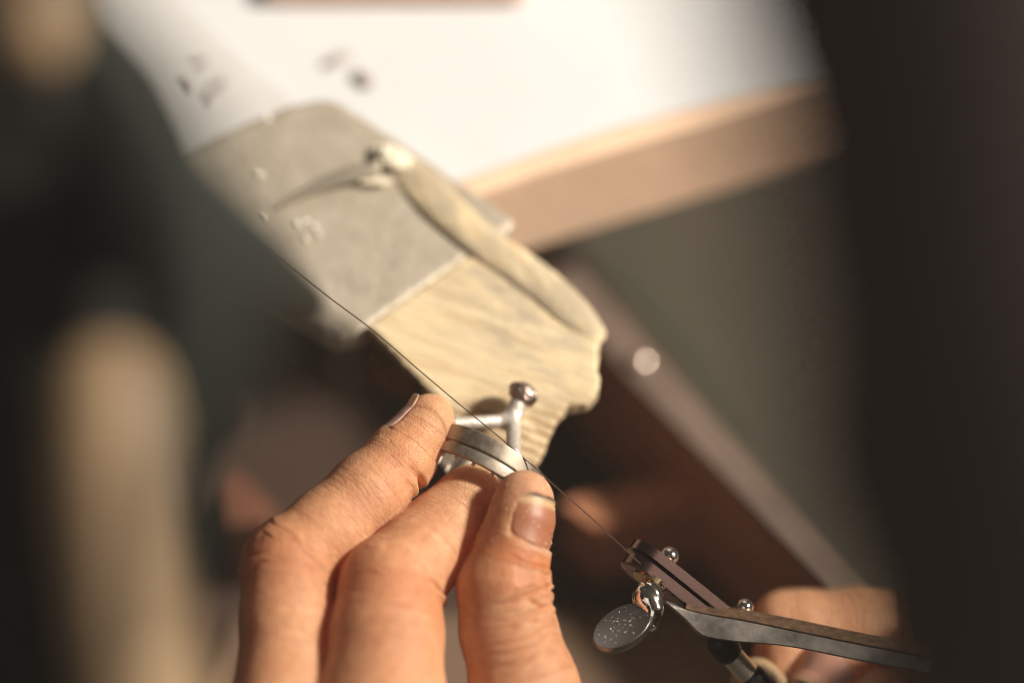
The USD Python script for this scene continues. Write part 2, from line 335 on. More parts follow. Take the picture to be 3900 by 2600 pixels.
# ------------------------------------------------------------------ bench pin (wood), anvil (steel), ridge
def poly_px(pts): return Polygon([PP(*p) for p in pts])
def rough(poly, amp, step, seed):
    L = poly.exterior.length; n = int(L / step); rg = np.random.default_rng(seed)
    p = np.array([poly.exterior.interpolate(i * L / n).coords[0] for i in range(n)]); return Polygon(p + rg.normal(size=p.shape) * amp).buffer(0)

wood_px = [(1832, 938), (1616, 1088), (1402, 1238), (1470, 1302), (1540, 1385), (1612, 1452), (1690, 1535), (1770, 1630), (1850, 1730), (1930, 1800), (1990, 1768),
           (2030, 1742), (2062, 1700), (2088, 1660), (2108, 1612), (2128, 1575), (2150, 1548), (2172, 1524), (2205, 1528), (2238, 1524), (2262, 1502), (2284, 1470), (2286, 1440), (2272, 1405), (2280, 1370), (2277, 1330),
           (2292, 1275), (2255, 1212), (2200, 1150), (2110, 1070), (2000, 990), (1900, 935)]
wp = rough(poly_px(wood_px), .12, .9, 3)
bl0, bl1 = PP(1660, 1500), PP(2290, 1500)
bd_ = (bl1 - bl0) / np.linalg.norm(bl1 - bl0); bn_ = np.array([bd_[1], -bd_[0]])
if bn_[0] < 0: bn_ = -bn_
def wood_top(x, y):
    s = (x - bl0[0]) * bn_[0] + (y - bl0[1]) * bn_[1] + 2.0 * (meshkit.noise(np.c_[x * .12, y * .25, 0 * x], 5) - .5)
    h = -.62 * (np.sqrt(s * s + 9) + s) / 2
    q = np.c_[x * .05, y * .9, 0 * x]
    ga, gb = PP(1700, 1500), PP(1930, 1582); gd = (gb - ga) / np.linalg.norm(gb - ga)
    al, pr_ = x * gd[0] + y * gd[1], -x * gd[1] + y * gd[0]
    h += np.clip((s + 6) / 6, .35, 1) * .24 * (meshkit.fbm(np.c_[al * .10, pr_ * .95, 0 * x], 3, 9) - .5)
    d = shapely.distance(wp.exterior, shapely.points(x, y)); h -= np.maximum(0, .9 - d) ** 2 * .6
    return h
A0 = PP(1616, 1088)[0]; A1 = PP(1990, 1768)[0]
def wood_bot(x, y):
    e = np.clip((x - A0) / (PP(2150, 1500)[0] - A0), 0, 1.25); r_ = np.clip((y - PP(1900, 1300)[1]) / 12, 0, 1)
    return np.minimum(-27 + 19.5 * np.maximum(e, r_ * .93), wood_top(x, y) - 1.2)
pin = thing('bench_pin', 'worn pale wooden bench pin with chewed tip under the ring', 'bench pin', PIN_O)
m, loc = slab(wp, .55, PIN_O, EX, EY, EZ, wood_top, wood_bot, jit=.35)
dline = PP(1980, 1180)
dx = (loc[:, 0] - dline[0]) / 26; dy = (loc[:, 1] - dline[1]) / 17
dust = np.clip(1.35 - np.hypot(dx, dy), 0, 1) * .9
edge_d = shapely.distance(wp.exterior, shapely.points(loc[:, 0], loc[:, 1])); dust *= np.clip(edge_d / 3, .15, 1)
dust = np.where(loc[:, 2] < -9, 0, dust)
fz = m.faces
sbev = (loc[:, 0] - bl0[0]) * bn_[0] + (loc[:, 1] - bl0[1]) * bn_[1]
ga, gb = PP(1700, 1500), PP(1930, 1582); gd = (gb - ga) / np.linalg.norm(gb - ga); gp = np.array([-gd[1], gd[0]])
def grain(l): return np.c_[l[:, 0] * gd[0] + l[:, 1] * gd[1], l[:, 0] * gp[0] + l[:, 1] * gp[1], l[:, 2]]
gl = grain(loc); ymid = PP(1780, 1300)[1]
# the board's left flank is darker, with amber and black stains and an uneven upper border
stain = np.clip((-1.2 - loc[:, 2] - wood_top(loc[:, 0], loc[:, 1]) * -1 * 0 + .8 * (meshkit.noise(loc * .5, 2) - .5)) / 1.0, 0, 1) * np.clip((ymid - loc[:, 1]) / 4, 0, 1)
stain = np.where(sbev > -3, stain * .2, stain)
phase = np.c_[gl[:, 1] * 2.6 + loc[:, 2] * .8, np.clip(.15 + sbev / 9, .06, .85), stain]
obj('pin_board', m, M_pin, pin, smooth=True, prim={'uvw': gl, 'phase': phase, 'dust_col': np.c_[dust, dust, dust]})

steel_px = [(1402, 1238), (1616, 1088), (1832, 938), (1842, 908), (1935, 882), (1955, 850), (1950, 828), (1860, 765), (1750, 690), (1500, 520), (1300, 392), (1262, 378), (1215, 376), (1100, 398), (960, 455), (800, 528), (640, 620), (560, 760),
            (760, 900), (1000, 1085), (1240, 1250), (1300, 1268), (1345, 1262)]
sp = poly_px(steel_px).buffer(-.5).buffer(.5)
lf0, lf1 = PP(760, 900), PP(1300, 1272)
ld = (lf1 - lf0) / np.linalg.norm(lf1 - lf0); ln_ = np.array([-ld[1], ld[0]])
if np.dot(PP(1500, 900) - lf0, ln_) < 0: ln_ = -ln_
def steel_top(x, y):
    s = (x - lf0[0]) * ln_[0] + (y - lf0[1]) * ln_[1]
    h = -.35 - np.maximum(0, 6 - s) ** 2 * .085
    h += .25 * (meshkit.fbm(np.c_[x * .15, y * .15, 0 * x], 3, 2) - .5)
    d = shapely.distance(sp.exterior, shapely.points(x, y)); return h - np.maximum(0, .9 - d) ** 2 * .7
m, loc = slab(sp, 1.0, PIN_O, EX, EY, EZ, steel_top, lambda x, y: -9.5 + 0 * x)
anvil = thing('bench_anvil', 'scuffed grey steel anvil plate holding the wooden bench pin', 'anvil', PIN_O)
obj('anvil_plate', m, M_steel, anvil, smooth=50, prim=None) if False else obj('anvil_plate', m, M_steel, anvil, smooth=True, prim={'uvw': loc})
sock = poly_px([(1398, 1250), (1616, 1098), (1800, 970), (1800, 900), (1500, 600), (900, 700), (900, 980), (1240, 1262), (1330, 1285)])
m, loc = slab(sock.buffer(-.6), 2, PIN_O, EX, EY, EZ, lambda x, y: -9.6 + 0 * x, lambda x, y: -31 + 0 * x)
obj('socket', m, mat('socket_steel', (.085, .07, .055), .5, .5, noise=(90, (.14, .12, .10), 2.5), bump=(300, .0006)), anvil, smooth=30)

ridge_px = [(1470, 590, -3.2, 4.2), (1545, 655, -1.6, 4.8), (1620, 722, -.3, 5.0), (1695, 795, .2, 4.8), (1770, 865, .1, 4.6), (1850, 930, .0, 4.6), (1955, 1003, -.1, 4.6), (2070, 1088, -.2, 4.6), (2165, 1172, -.2, 4.4), (2235, 1236, -.5, 3.5), (2268, 1268, -1.0, 2.6)]
rp = np.array([np.r_[PW(x, y, h) * 1000, r] for x, y, h, r in ridge_px]); rs = spline(rp, 60)
ridge = tube(rs[:, :3] / 1000, rs[:, 3] / 1000, 24, jitter=.008, flat=(EZ, .40))
rl = (ridge.vertices - PIN_O) @ np.c_[EX, EY, EZ] * 1000
obj('edge_ridge', ridge, M_pin, pin, smooth=True, prim={'uvw': rl + [0, 40, 3], 'phase': np.c_[rl[:, 1] * 1.2 + rl[:, 2] * 2, .25 + 0 * rl[:, 0], 0 * rl[:, 0]], 'dust_col': np.c_[np.clip(.7 - rl[:, 0] / 60, .15, .8)] * np.ones((1, 3))}, label='rounded raised ridge along the right side of the pin')

# scraps and chips lying on the anvil
def scrap(px, py, h, L, w, rot, tilt, mat_, name, label, cat, group=None, curl=0.6, seed=0):
    o = PW(px, py, h); c, s = math.cos(rot), math.sin(rot)
    a = EX * c + EY * s; b = np.cross(EZ, a); b = b * math.cos(tilt) + EZ * math.sin(tilt); nrm = np.cross(a, b)
    n = 12; rg = np.random.default_rng(seed); V = []; 
    for i in range(n):
        t = i / (n - 1) - .5
        for k, wv in enumerate(np.linspace(-.5, .5, 5)):
            ww = w * (1 - (2 * t) ** 4 * .6)
            V.append(o + (a * t * L + b * wv * ww + nrm * (curl * L * (t * t) + .12 * rg.normal() + .25 * w * wv * wv)) / 1000)
    V = np.array(V); F = []
    for i in range(n - 1):
        for k in range(4):
            q = i * 5 + k; F += [[q, q + 1, q + 6], [q, q + 6, q + 5]]
    V2 = V - nrm * .00025; F = np.array(F); nn = len(V)
    Fs = np.vstack([F, F[:, ::-1] + nn]); e = np.vstack([F[:, [0, 1]], F[:, [1, 2]], F[:, [2, 0]]]); es = np.sort(e, 1)
    _, ix, ct = np.unique(es, axis=0, return_index=True, return_counts=True); be = e[ix[ct == 1]]
    Fs = np.vstack([Fs, np.c_[be[:, 1], be[:, 0], be[:, 0] + nn], np.c_[be[:, 1], be[:, 0] + nn, be[:, 1] + nn]])
    return obj(name, trimesh.Trimesh(np.vstack([V, V2]), Fs, process=False), mat_, None, smooth=40, label=label, cat=cat, group=group)
def foil(px, py, h, size, seed, label, rot):
    s_ = trimesh.creation.icosphere(subdivisions=4, radius=1.0); v = s_.vertices * size; d_ = meshkit.noise(s_.vertices * 2.3, seed) - .5 + .7 * (meshkit.noise(s_.vertices * 5.5, seed + 1) - .5)
    v = v * (1 + .55 * d_[:, None]); c, q = math.cos(rot), math.sin(rot); v = np.c_[v[:, 0] * c - v[:, 1] * q, v[:, 0] * q + v[:, 1] * c, v[:, 2]]
    obj('metal_scrap', trimesh.Trimesh(PW(px, py, h) + (v[:, :1] * EX + v[:, 1:2] * EY + v[:, 2:] * EZ) / 1000, s_.faces, process=False), M_scrap, None, smooth=25, label=label, cat='metal scrap')
foil(1498, 598, 2.0, [4.2, 2.6, 1.3], 3, 'crumpled bright scrap, largest of those at the ridge end', .5)
foil(1440, 622, 1.0, [2.6, .9, .6], 8, 'small bright flake just left of the crumpled scrap', -.6)
foil(1455, 570, 1.0, [2.4, 1.0, .7], 14, 'bright flake behind the crumpled scrap', .9)
scr_ = spline(np.array([np.r_[PW(x, y, h) * 1000, r] for x, y, h, r in [(1420, 652, 1.6, 2.0), (1340, 668, 1.6, 2.1), (1240, 700, 1.2, 1.7), (1140, 745, .7, 1.0), (1050, 795, .3, .35)]]), 24)
obj('shadow_wedge', tube(scr_[:, :3] / 1000, scr_[:, 3] / 1000, 20), mat('shadow_grey', (.30, .27, .22), .6, .3), None, smooth=True, label='dull grey solid wedge shaped like a shadow across the anvil beside the bright scraps', cat='shadow_wedge')  # grey solid added in place of a smeared shadow on the anvil
scrap(1425, 688, 1.2, 8.5, 2.6, .95, -.35, M_scrap, 'metal_scrap', 'single flat bright sliver of metal lying below the scrap cluster on the anvil', 'metal scrap', curl=.05, seed=9)
CH = [(985, 665, 2.6, 1.1, .9), (1000, 828, 1.1, .9, 2), (1130, 850, 1.5, 1.2, .3), (1165, 840, 1.4, 1.0, 1.4), (1200, 862, 1.3, 1.0, 2.2), (1215, 890, 1.2, .9, .8), (1165, 912, 1.0, .8, 1.9), (1018, 450, 1.6, 1.4, 1.1)]
CL = ['elongated white chip nearest the dark tools on the anvil', 'tiny white chip alone below the elongated one', 'large white chip at the left of the five chip cluster', 'white chip at the top of the cluster', 'white chip at the upper right of the cluster', 'white chip at the right end of the cluster', 'small bright chip just below the cluster', 'pale chip near the far edge of the anvil']
for i, (x, y, L, w, r) in enumerate(CH):
    s_ = trimesh.creation.icosphere(subdivisions=2, radius=.5); v = s_.vertices * [L * 1.15, w * 1.1, .5]; v += .18 * (meshkit.noise(v * 2.2, i)[:, None] - .5) * v / .5
    c, q = math.cos(r), math.sin(r); v = np.c_[v[:, 0] * c - v[:, 1] * q, v[:, 0] * q + v[:, 1] * c, v[:, 2]]
    s_ = trimesh.Trimesh(PW(x, y, .1) + (v[:, :1] * EX + v[:, 1:2] * EY + v[:, 2:] * EZ) / 1000, s_.faces, process=False)
    obj('white_chip', s_, M_white if i not in (0, 1, 6) else M_scrap, None, smooth=True, label=CL[i], cat='chip', group='chips scattered on the anvil')
# dark bits on the paper
DK = [(760, 240, 5, 2.2, .5), (830, 330, 6, 2.5, .9), (700, 330, 4, 2, 2), (790, 370, 5, 2, 1.2), (1290, 225, 8, 3, .5), (1385, 300, 7, 3.2, -.9)]
DL = ['upper dark fragment at left on the crumpled paper', 'longest dark fragment beside the anvil on the crumpled paper', 'smallest dark fragment at far left of the paper', 'dark fragment closest to the left corner of the anvil', 'broad dark fragment behind the anvil top', 'dark fragment just right of the broad one behind the anvil']
for i, (x, y, L, w, r) in enumerate(DK):
    s_ = trimesh.creation.icosphere(subdivisions=2, radius=.5); v = s_.vertices * [L, w, 1.5]; v += .3 * (meshkit.noise(v * 1.3, i + 20)[:, None] - .5) * v
    c, q = math.cos(r), math.sin(r); v = np.c_[v[:, 0] * c - v[:, 1] * q, v[:, 0] * q + v[:, 1] * c, v[:, 2]]
    zt = BENCH_Z + (.0036 if x < 1000 else .0017)
    obj('dark_fragment', trimesh.Trimesh(G(x, y, zt) + v / 1000, s_.faces, process=False), M_chip, None, smooth=True, label=DL[i], cat='fragment', group='dark fragments on the paper')
# a tan wooden box at the far end of the paper
fb = G(1600, 35, BENCH_Z)
obj('wooden_box', box(fb, XW, YW, ZW, (-.040, .028), (0, .06), (.0012, .0065), .002), mat('pink_wood', (.74, .48, .38), .6), None, smooth=30, label='pinkish tan wooden block on the far edge of the white paper', cat='block')

# ------------------------------------------------------------------ drawer (catch tray) under the pin
TZ = W(2440, 1375, -105)[2]
tray = thing('catch_tray', 'brown wooden pull out drawer under the bench pin', 'tray', G(2440, 1375, TZ))
def prism(px, z1, z0, name, mat_, parent, step=8, wav=0):
    pl = Polygon(np.array([G(x, y, z1)[:2] for x, y in px]) * 1000).buffer(-.8).buffer(.8)
    m, _ = slab(pl, step, np.array([0, 0, z1]), XW, YW, ZW, lambda x, y: -np.maximum(0, 1.2 - shapely.distance(pl.exterior, shapely.points(x, y))) ** 2 * .5, lambda x, y: (z0 - z1) * 1000 + 0 * x)
    return obj(name, m, mat_, parent, smooth=35)
prism([(1910, 850), (2020, 800), (2500, 1345), (3450, 2340), (3900, 2790), (3820, 2870), (3370, 2430), (2400, 1430)], TZ, TZ - .003, 'rail', M_rail, tray)
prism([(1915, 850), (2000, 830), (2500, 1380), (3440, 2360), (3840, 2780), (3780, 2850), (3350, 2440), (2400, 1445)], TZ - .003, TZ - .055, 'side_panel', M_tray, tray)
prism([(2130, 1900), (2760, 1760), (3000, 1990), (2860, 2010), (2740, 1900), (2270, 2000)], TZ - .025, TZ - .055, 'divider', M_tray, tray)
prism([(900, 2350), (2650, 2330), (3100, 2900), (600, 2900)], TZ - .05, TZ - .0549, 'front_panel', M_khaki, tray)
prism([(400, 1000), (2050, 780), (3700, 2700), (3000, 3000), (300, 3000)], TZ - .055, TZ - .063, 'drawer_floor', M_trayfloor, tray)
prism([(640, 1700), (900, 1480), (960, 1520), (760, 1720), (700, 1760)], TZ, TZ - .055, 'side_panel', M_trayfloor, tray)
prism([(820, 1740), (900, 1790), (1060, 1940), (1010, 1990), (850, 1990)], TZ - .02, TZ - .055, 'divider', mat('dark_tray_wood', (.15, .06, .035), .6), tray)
gp_ = Polygon(np.array([G(x, y, TZ - .1)[:2] for x, y in [(2000, 1000), (2330, 1010), (2620, 1290), (2850, 1640), (2700, 1750), (2300, 1400)]]) * 1000)
m, _ = slab(gp_, 10, np.array([0, 0, TZ - .1]), XW, YW, ZW, lambda x, y: 0 * x, lambda x, y: -150 + 0 * x)
obj('storage_box', m, mat('green_box', (.035, .04, .024), .6), None, smooth=30, label='dark green box standing under the bench right of the drawer', cat='box')
s = trimesh.creation.icosphere(subdivisions=5, radius=.0026); s.vertices *= [1, 1, .55]; s.apply_translation(G(2440, 1375, TZ) + [0, 0, .0006])
obj('rail_stud', s, mat('stud', (.95, .82, .74), .3, 1.0), tray, smooth=True)

# ------------------------------------------------------------------ ring with its casting sprue
AX = np.array([-.47, -.83, .27]); AX /= np.linalg.norm(AX)
E1 = np.cross(AX, [0, 0, 1.0]); E1 /= np.linalg.norm(E1); E2 = np.cross(AX, E1)       # E1, E2 span the ring's plane (camera mm)
RC = P(1832, 1826, -2.6)                                  # centre of the lower rim
if E2[2] < 0: E1, E2 = -E1, -E2
def ringpt(r, h, a):
    """h mm from the lower rim towards the sprue, a = 90 deg faces the lens"""
    return RC - AX * h + r * (E1 * math.cos(a) + E2 * math.sin(a))
prof = [(10.6, .15), (10.75, 0.0), (11.75, 0.0), (11.98, .12), (12.02, .4), (12.02, 1.85), (11.92, 2.05), (11.55, 2.2), (11.48, 2.45), (11.52, 2.62), (11.85, 2.72), (11.98, 2.85), (12.0, 3.1),
        (11.97, 5.7), (11.85, 5.95), (11.6, 6.05), (10.7, 6.05), (10.5, 5.9), (10.45, 5.4), (10.45, .6)]
prof = [(r * 1.09, h * 1.13) for r, h in prof]
NR = 240; V = []; F = []
for i in range(NR):
    a = 2 * np.pi * i / NR; c, s_ = math.cos(a), math.sin(a)
    for r, h in prof:
        rr = r + .025 * math.sin(7 * a + h) * math.sin(3 * a); V.append(RC - AX * h + rr * (E1 * c + E2 * s_))
k = len(prof)
for i in range(NR):
    for j in range(k):
        a, b = i * k + j, i * k + (j + 1) % k; c, d = ((i + 1) % NR) * k + (j + 1) % k, ((i + 1) % NR) * k + j
        F += [[a, b, c], [a, c, d]]
rm = trimesh.Trimesh(C2W(np.array(V)), np.array(F), process=False)
if rm.volume < 0: rm.invert()
ring = thing('ring', 'unpolished silver ring with a groove round its band, still on its sprue', 'ring', C2W(RC))
obj('band', rm, M_ring, ring, smooth=28)
for i in range(13):
    a = math.radians(35 + i * 24)
    p0 = ringpt(11.5, .9, a); p1 = ringpt(11.4, -.35, a) 
    obj('prong', tube(C2W(np.array([p0, (p0 + p1) / 2, p1])), .00046, 12), M_prong, ring, smooth=40)
def sdf_grid(prims, h, pad=2.0, balls=(), k=1.0):
    """prims: (a, b, ra, rb) round cones in camera mm, blended with radius k"""
    A = np.array([q for p in prims for q in (p[0], p[1])]); R = max(max(p[2], p[3]) for p in prims)
    lo = A.min(0) - R - pad; hi = A.max(0) + R + pad; n = np.ceil((hi - lo) / h).astype(int) + 1
    D = np.full(n, 9.0, np.float32)
    for a, b, ra, rb in prims: blend(D, lo, h, a, b, ra, rb, k)
    return D, lo
def smin(a, b, k):
    q = np.clip(.5 + .5 * (b - a) / k, 0, 1); return b * (1 - q) + a * q - k * q * (1 - q)
def blend(D, lo, h, a, b, ra, rb, k, squash=None):
    a = np.asarray(a, float); b = np.asarray(b, float); R = max(ra, rb) + max(k, 1) + 3
    i0 = np.clip(np.floor((np.minimum(a, b) - R - lo) / h).astype(int), 0, None); i1 = np.minimum(np.ceil((np.maximum(a, b) + R - lo) / h).astype(int) + 1, D.shape)
    if np.any(i1 <= i0): return
    g = [lo[d] + h * np.arange(i0[d], i1[d]) for d in range(3)]
    X, Y, Z = (g[0][:, None, None].astype(np.float32), g[1][None, :, None].astype(np.float32), g[2][None, None, :].astype(np.float32))
    ab = b - a; L2 = max(float(ab @ ab), 1e-9)
    t = np.clip(((X - a[0]) * ab[0] + (Y - a[1]) * ab[1] + (Z - a[2]) * ab[2]) / L2, 0, 1)
    d = np.sqrt((X - a[0] - t * ab[0]) ** 2 + (Y - a[1] - t * ab[1]) ** 2 + (Z - a[2] - t * ab[2]) ** 2) - (ra + (rb - ra) * t)
    s = tuple(slice(i0[d_], i1[d_]) for d_ in range(3)); D[s] = smin(D[s], d.astype(np.float32), k)
def surface(D, lo, h):
    """surface nets: one vertex per cell crossed by the zero level"""
    S = D < 0; n = np.array(D.shape); c = np.zeros(n - 1, np.int8)
    for o in np.ndindex(2, 2, 2): c += S[o[0]:n[0] - 1 + o[0], o[1]:n[1] - 1 + o[1], o[2]:n[2] - 1 + o[2]]
    act = np.argwhere((c > 0) & (c < 8)); idx = np.full(n - 1, -1, np.int64); idx[tuple(act.T)] = np.arange(len(act))
    acc = np.zeros((len(act), 3)); cnt = np.zeros((len(act), 1))
    cor = list(np.ndindex(2, 2, 2))
    for o in cor:
        for d in range(3):
            if o[d]: continue
            o2 = list(o); o2[d] = 1
            va = D[tuple((act + o).T)]; vb = D[tuple((act + o2).T)]; m = (va < 0) != (vb < 0)
            t = np.where(m, va / np.where(m, va - vb, 1), 0)[:, None]; pt = np.array(o, float) + t * (np.array(o2) - np.array(o))
            acc += np.where(m[:, None], pt, 0); cnt += m[:, None]
    V = lo + h * (act + acc / cnt); F = []
    for d in range(3):
        u, w = [(1, 2), (2, 0), (0, 1)][d]
        sl0 = [slice(1, -1)] * 3; sl1 = [slice(1, -1)] * 3; sl0[d] = slice(0, n[d] - 1); sl1[d] = slice(1, n[d])
        a, b = S[tuple(sl0)], S[tuple(sl1)]; e = np.argwhere(a != b); sg = a[tuple(e.T)]
        e = e + 1; e[:, d] -= 1
        q = []
        for du, dw in ((-1, -1), (0, -1), (0, 0), (-1, 0)):
            o = e.copy(); o[:, u] += du; o[:, w] += dw; q.append(idx[tuple(o.T)])
        q = np.stack(q, 1); q[~sg] = q[~sg][:, ::-1]; F.append(q)
    F = np.vstack(F); F = F[(F >= 0).all(1)]; return V, np.vstack([F[:, [0, 1, 2]], F[:, [0, 2, 3]]])
top = lambda a: ringpt(11.2, 5.2, a)
J = P(1932, 1602, -9); TR = P(1968, 1548, -10); BL = P(1993, 1500, -10.5)
aL = math.radians(-205) ; 
pl = P(1735, 1612, -4.5); pr = P(1957, 1730, 1.0)
prims = [(pl, J, 1.45, 1.6), (pr, P(1955, 1625, -8), 1.65, 1.7), (P(1955, 1625, -8), J, 1.6, 1.8), (J, TR, 1.75, 1.7), (P(1955, 1610, -8.5), TR, 1.6, 1.7), (TR, P(1985, 1512, -10.5), 1.6, 2.2)]
D, lo = sdf_grid(prims, .22, k=.9)
v, f = surface(D, lo, .22); v += .22 * (meshkit.fbm(v * .9, 3, 3)[:, None] - .5)
obj('sprue', (C2W(v), f), M_sprue, ring, smooth=True, label='matt white forked casting sprue')
s = trimesh.creation.icosphere(subdivisions=5, radius=1.0); v = s.vertices * [3.6, 2.6, 2.8]; v *= (1 + .22 * (meshkit.fbm(v * .75, 3, 12)[:, None] - .5)); v *= 1 - .18 * np.clip(meshkit.noise(v * 1.1, 3)[:, None] - .55, 0, 1) / .45
th = math.radians(-32); v = np.c_[v[:, 0] * math.cos(th) - v[:, 1] * math.sin(th), v[:, 0] * math.sin(th) + v[:, 1] * math.cos(th), v[:, 2]]
obj('sprue_button', trimesh.Trimesh(C2W(v + BL), s.faces, process=False), M_ball, ring, smooth=True, label='dark shiny lumpy button at the end of the sprue')

# ------------------------------------------------------------------ saw
saw = thing('piercing_saw', 'jeweller piercing saw with thin blade, wing nut clamp and dark steel frame', 'saw', W(2430, 2150, 4))
BZ = 7.0
bl = [(700, 680), (1000, 928), (1257, 1135), (1395, 1238), (1615, 1425), (1725, 1518), (1917, 1677), (2057, 1797), (2117, 1852), (2258, 1977), (2330, 2043), (2440, 2146)]
bp = spline(np.array([P(x, y, BZ) for x, y in bl]), 420); n = len(bp)
t = np.gradient(bp, axis=0); t /= np.linalg.norm(t, axis=1, keepdims=True); sd = np.cross(t, [0, 0, 1.0])
V = []
for i in range(n):
    tooth = .10 if i % 2 else -.01
    V += [bp[i] + sd[i] * (-.14) + [0, 0, .10], bp[i] + sd[i] * (.09 + tooth) + [0, 0, .11], bp[i] + sd[i] * (.09 + tooth) - [0, 0, .11], bp[i] + sd[i] * (-.14) - [0, 0, .10]]
F = []
for i in range(n - 1):
    for j in range(4):
        a, b, c, d = 4 * i + j, 4 * i + (j + 1) % 4, 4 * i + 4 + (j + 1) % 4, 4 * i + 4 + j; F += [[a, b, c], [a, c, d]]
bm = trimesh.Trimesh(C2W(np.array(V)), np.array(F), process=False)
obj('blade', bm, M_blade, saw, smooth=False)
def extr(px, z0, axis, th, bev, name, mat_, parent, sub=None):
    """flat bar: outline from photo pixels at depth z, thickness th mm along axis (camera frame), edges rounded"""
    pts = np.array([P(x, y, z) for x, y, z in px]); return pts
# the two jaws: flat bars lying in a plane that holds the bar direction; seen nearly edge on, rounded at the nose
def jaw(x0, y0, x1, y1, z0, z1, width, th, name):
    a, b = P(x0, y0, z0), P(x1, y1, z1); d = (b - a); L = np.linalg.norm(d); d /= L
    nrm = np.array([-.52, -.80, .30]); nrm -= d * (nrm @ d); nrm /= np.linalg.norm(nrm)       # stacking direction of the two jaws
    w = np.cross(nrm, d)
    if w[2] < 0: w = -w
    pl = Polygon([(0, -width / 2), (L, -width / 2), (L, width / 2), (0, width / 2)]).union(Point(0, 0).buffer(width / 2, 24)).buffer(-.5).buffer(.5)
    fl = lambda s_: (lambda x, y: s_ * (th / 2 - np.maximum(0, .35 - shapely.distance(pl.exterior, shapely.points(x, y))) ** 2 * 1.8))
    m, _ = slab(pl, .6, C2W(a), (RIGHT * d[0] + UP * d[1] - FWD * d[2]), (RIGHT * w[0] + UP * w[1] - FWD * w[2]), (RIGHT * nrm[0] + UP * nrm[1] - FWD * nrm[2]), fl(1), fl(-1))
    if m.volume < 0: m.invert()
    obj(name, m, M_clamp, saw, smooth=35); return a, d, nrm, w
jaw(2475, 2122, 2745, 2338, 0, -3, 10.5, 2.7, 'clamp_jaw')
a2, d2, n2, w2 = jaw(2452, 2174, 2660, 2338, 1.2, -1.8, 10.5, 2.9, 'clamp_jaw')
def to_w(q): return C2W(np.asarray(q))
# screw head on the far jaw, washer and wing nut on the near one
sc0 = P(2540, 2115, -1.5)
s = trimesh.creation.icosphere(subdivisions=4, radius=2.15); obj('screw_head', trimesh.Trimesh(to_w(s.vertices * [1, 1, .9] + P(2548, 2118, -2.5)), s.faces, process=False), M_chrome, saw, smooth=True)
ax0 = P(2475, 2208, 3.0)
ws = [ax0 - n2 * .2 + 0 * w2, ax0 + n2 * 1.2]
obj('washer', tube(to_w(np.array([P(2476, 2205, 2.5), P(2476, 2205, 2.5) + n2 * 1.2])), .0044, 40, caps=True) if False else trimesh.Trimesh(to_w(trimesh.creation.annulus(1.2, 4.2, 1.2, sections=48).vertices @ np.array([w2, d2, n2]) + P(2482, 2204, 2.2) + n2 * .6), trimesh.creation.annulus(1.2, 4.2, 1.2, sections=48).faces, process=False), mat('brass_washer', (.85, .66, .42), .16, 1.0), saw, smooth=30)
# wing nut: round hub, curved neck, spoon-shaped wing
hub = P(2468, 2262, 5.0)
wing = [(hub, P(2458, 2272, 5.5), 3.5, 3.0), (P(2478, 2290, 6), P(2490, 2322, 7), 2.7, 2.0), (P(2490, 2318, 7), P(2478, 2374, 8), 2.0, 1.7)]
D, lo = sdf_grid(wing, .3, k=1.6)
v, f = surface(D, lo, .3); nut = obj('wing_nut', (C2W(v), f), M_chrome, saw, smooth=True)
wc = P(2372, 2392, 9.5); wa = np.array([.80, .52, -.28]); wa /= np.linalg.norm(wa); wn = np.array([-.46, .42, .78]); wn -= wa * (wn @ wa); wn /= np.linalg.norm(wn); wb = np.cross(wn, wa)
s = trimesh.creation.icosphere(subdivisions=5, radius=1.0); v = s.vertices.copy()
rr = np.hypot(v[:, 0], v[:, 1]); v[:, 2] = np.sign(v[:, 2]) * np.minimum(np.abs(v[:, 2]) * 3.0, 1) 
v = v * [7.6, 5.0, 1.15]; v[:, 2] -= .35 * (1 - rr ** 2) * (v[:, 2] > 0) 
obj('wing', trimesh.Trimesh(C2W(wc + v[:, :1] * wa + v[:, 1:2] * wb + v[:, 2:3] * wn), s.faces, process=False), mat('wing_steel', (.24, .215, .205), .32, 1.0, bump=(2600, .00002)), saw, smooth=True, label='spoon shaped wing speckled with dust')
# frame arm: a bar whose lit top edge and grey side face both show, from the jaws to the right
tops = [(2622, 2272, 2), (2690, 2294, 1), (2800, 2312, 1), (3000, 2348, 2), (3250, 2400, 4), (3520, 2452, 8), (3800, 2520, 14), (4200, 2640, 24)]
mids = [(2610, 2318, 6), (2690, 2336, 6), (2800, 2354, 6), (3000, 2394, 7), (3250, 2446, 9), (3520, 2500, 13), (3800, 2566, 19), (4200, 2690, 29)]
bots = [(2540, 2296, 6), (2600, 2352, 6), (2680, 2424, 6.5), (3000, 2462, 7.5), (3250, 2512, 9.5), (3520, 2566, 13), (3800, 2640, 19), (4200, 2770, 29)]
T, Mi, B = (spline(np.array([P(*q) for q in L_]), 60) for L_ in (tops, mids, bots))
def loft(rows, name, mat_, sm=25):
    k = len(rows); V = np.stack(rows, 1).reshape(-1, 3); n = len(rows[0]); F = []
    for i in range(n - 1):
        for j in range(k):
            a, b, c, d = k * i + j, k * i + (j + 1) % k, k * i + k + (j + 1) % k, k * i + k + j; F += [[a, b, c], [a, c, d]]
    for j in range(1, k - 1): F += [[0, j + 1, j], [(n - 1) * k, (n - 1) * k + j, (n - 1) * k + j + 1]]
    fm = trimesh.Trimesh(C2W(V), np.array(F), process=False); fm.fix_normals(); return obj(name, fm, mat_, saw, smooth=sm)
u_ = (Mi - T) / np.linalg.norm(Mi - T, axis=1, keepdims=True); bk = np.array([0, -.5, -3.2])
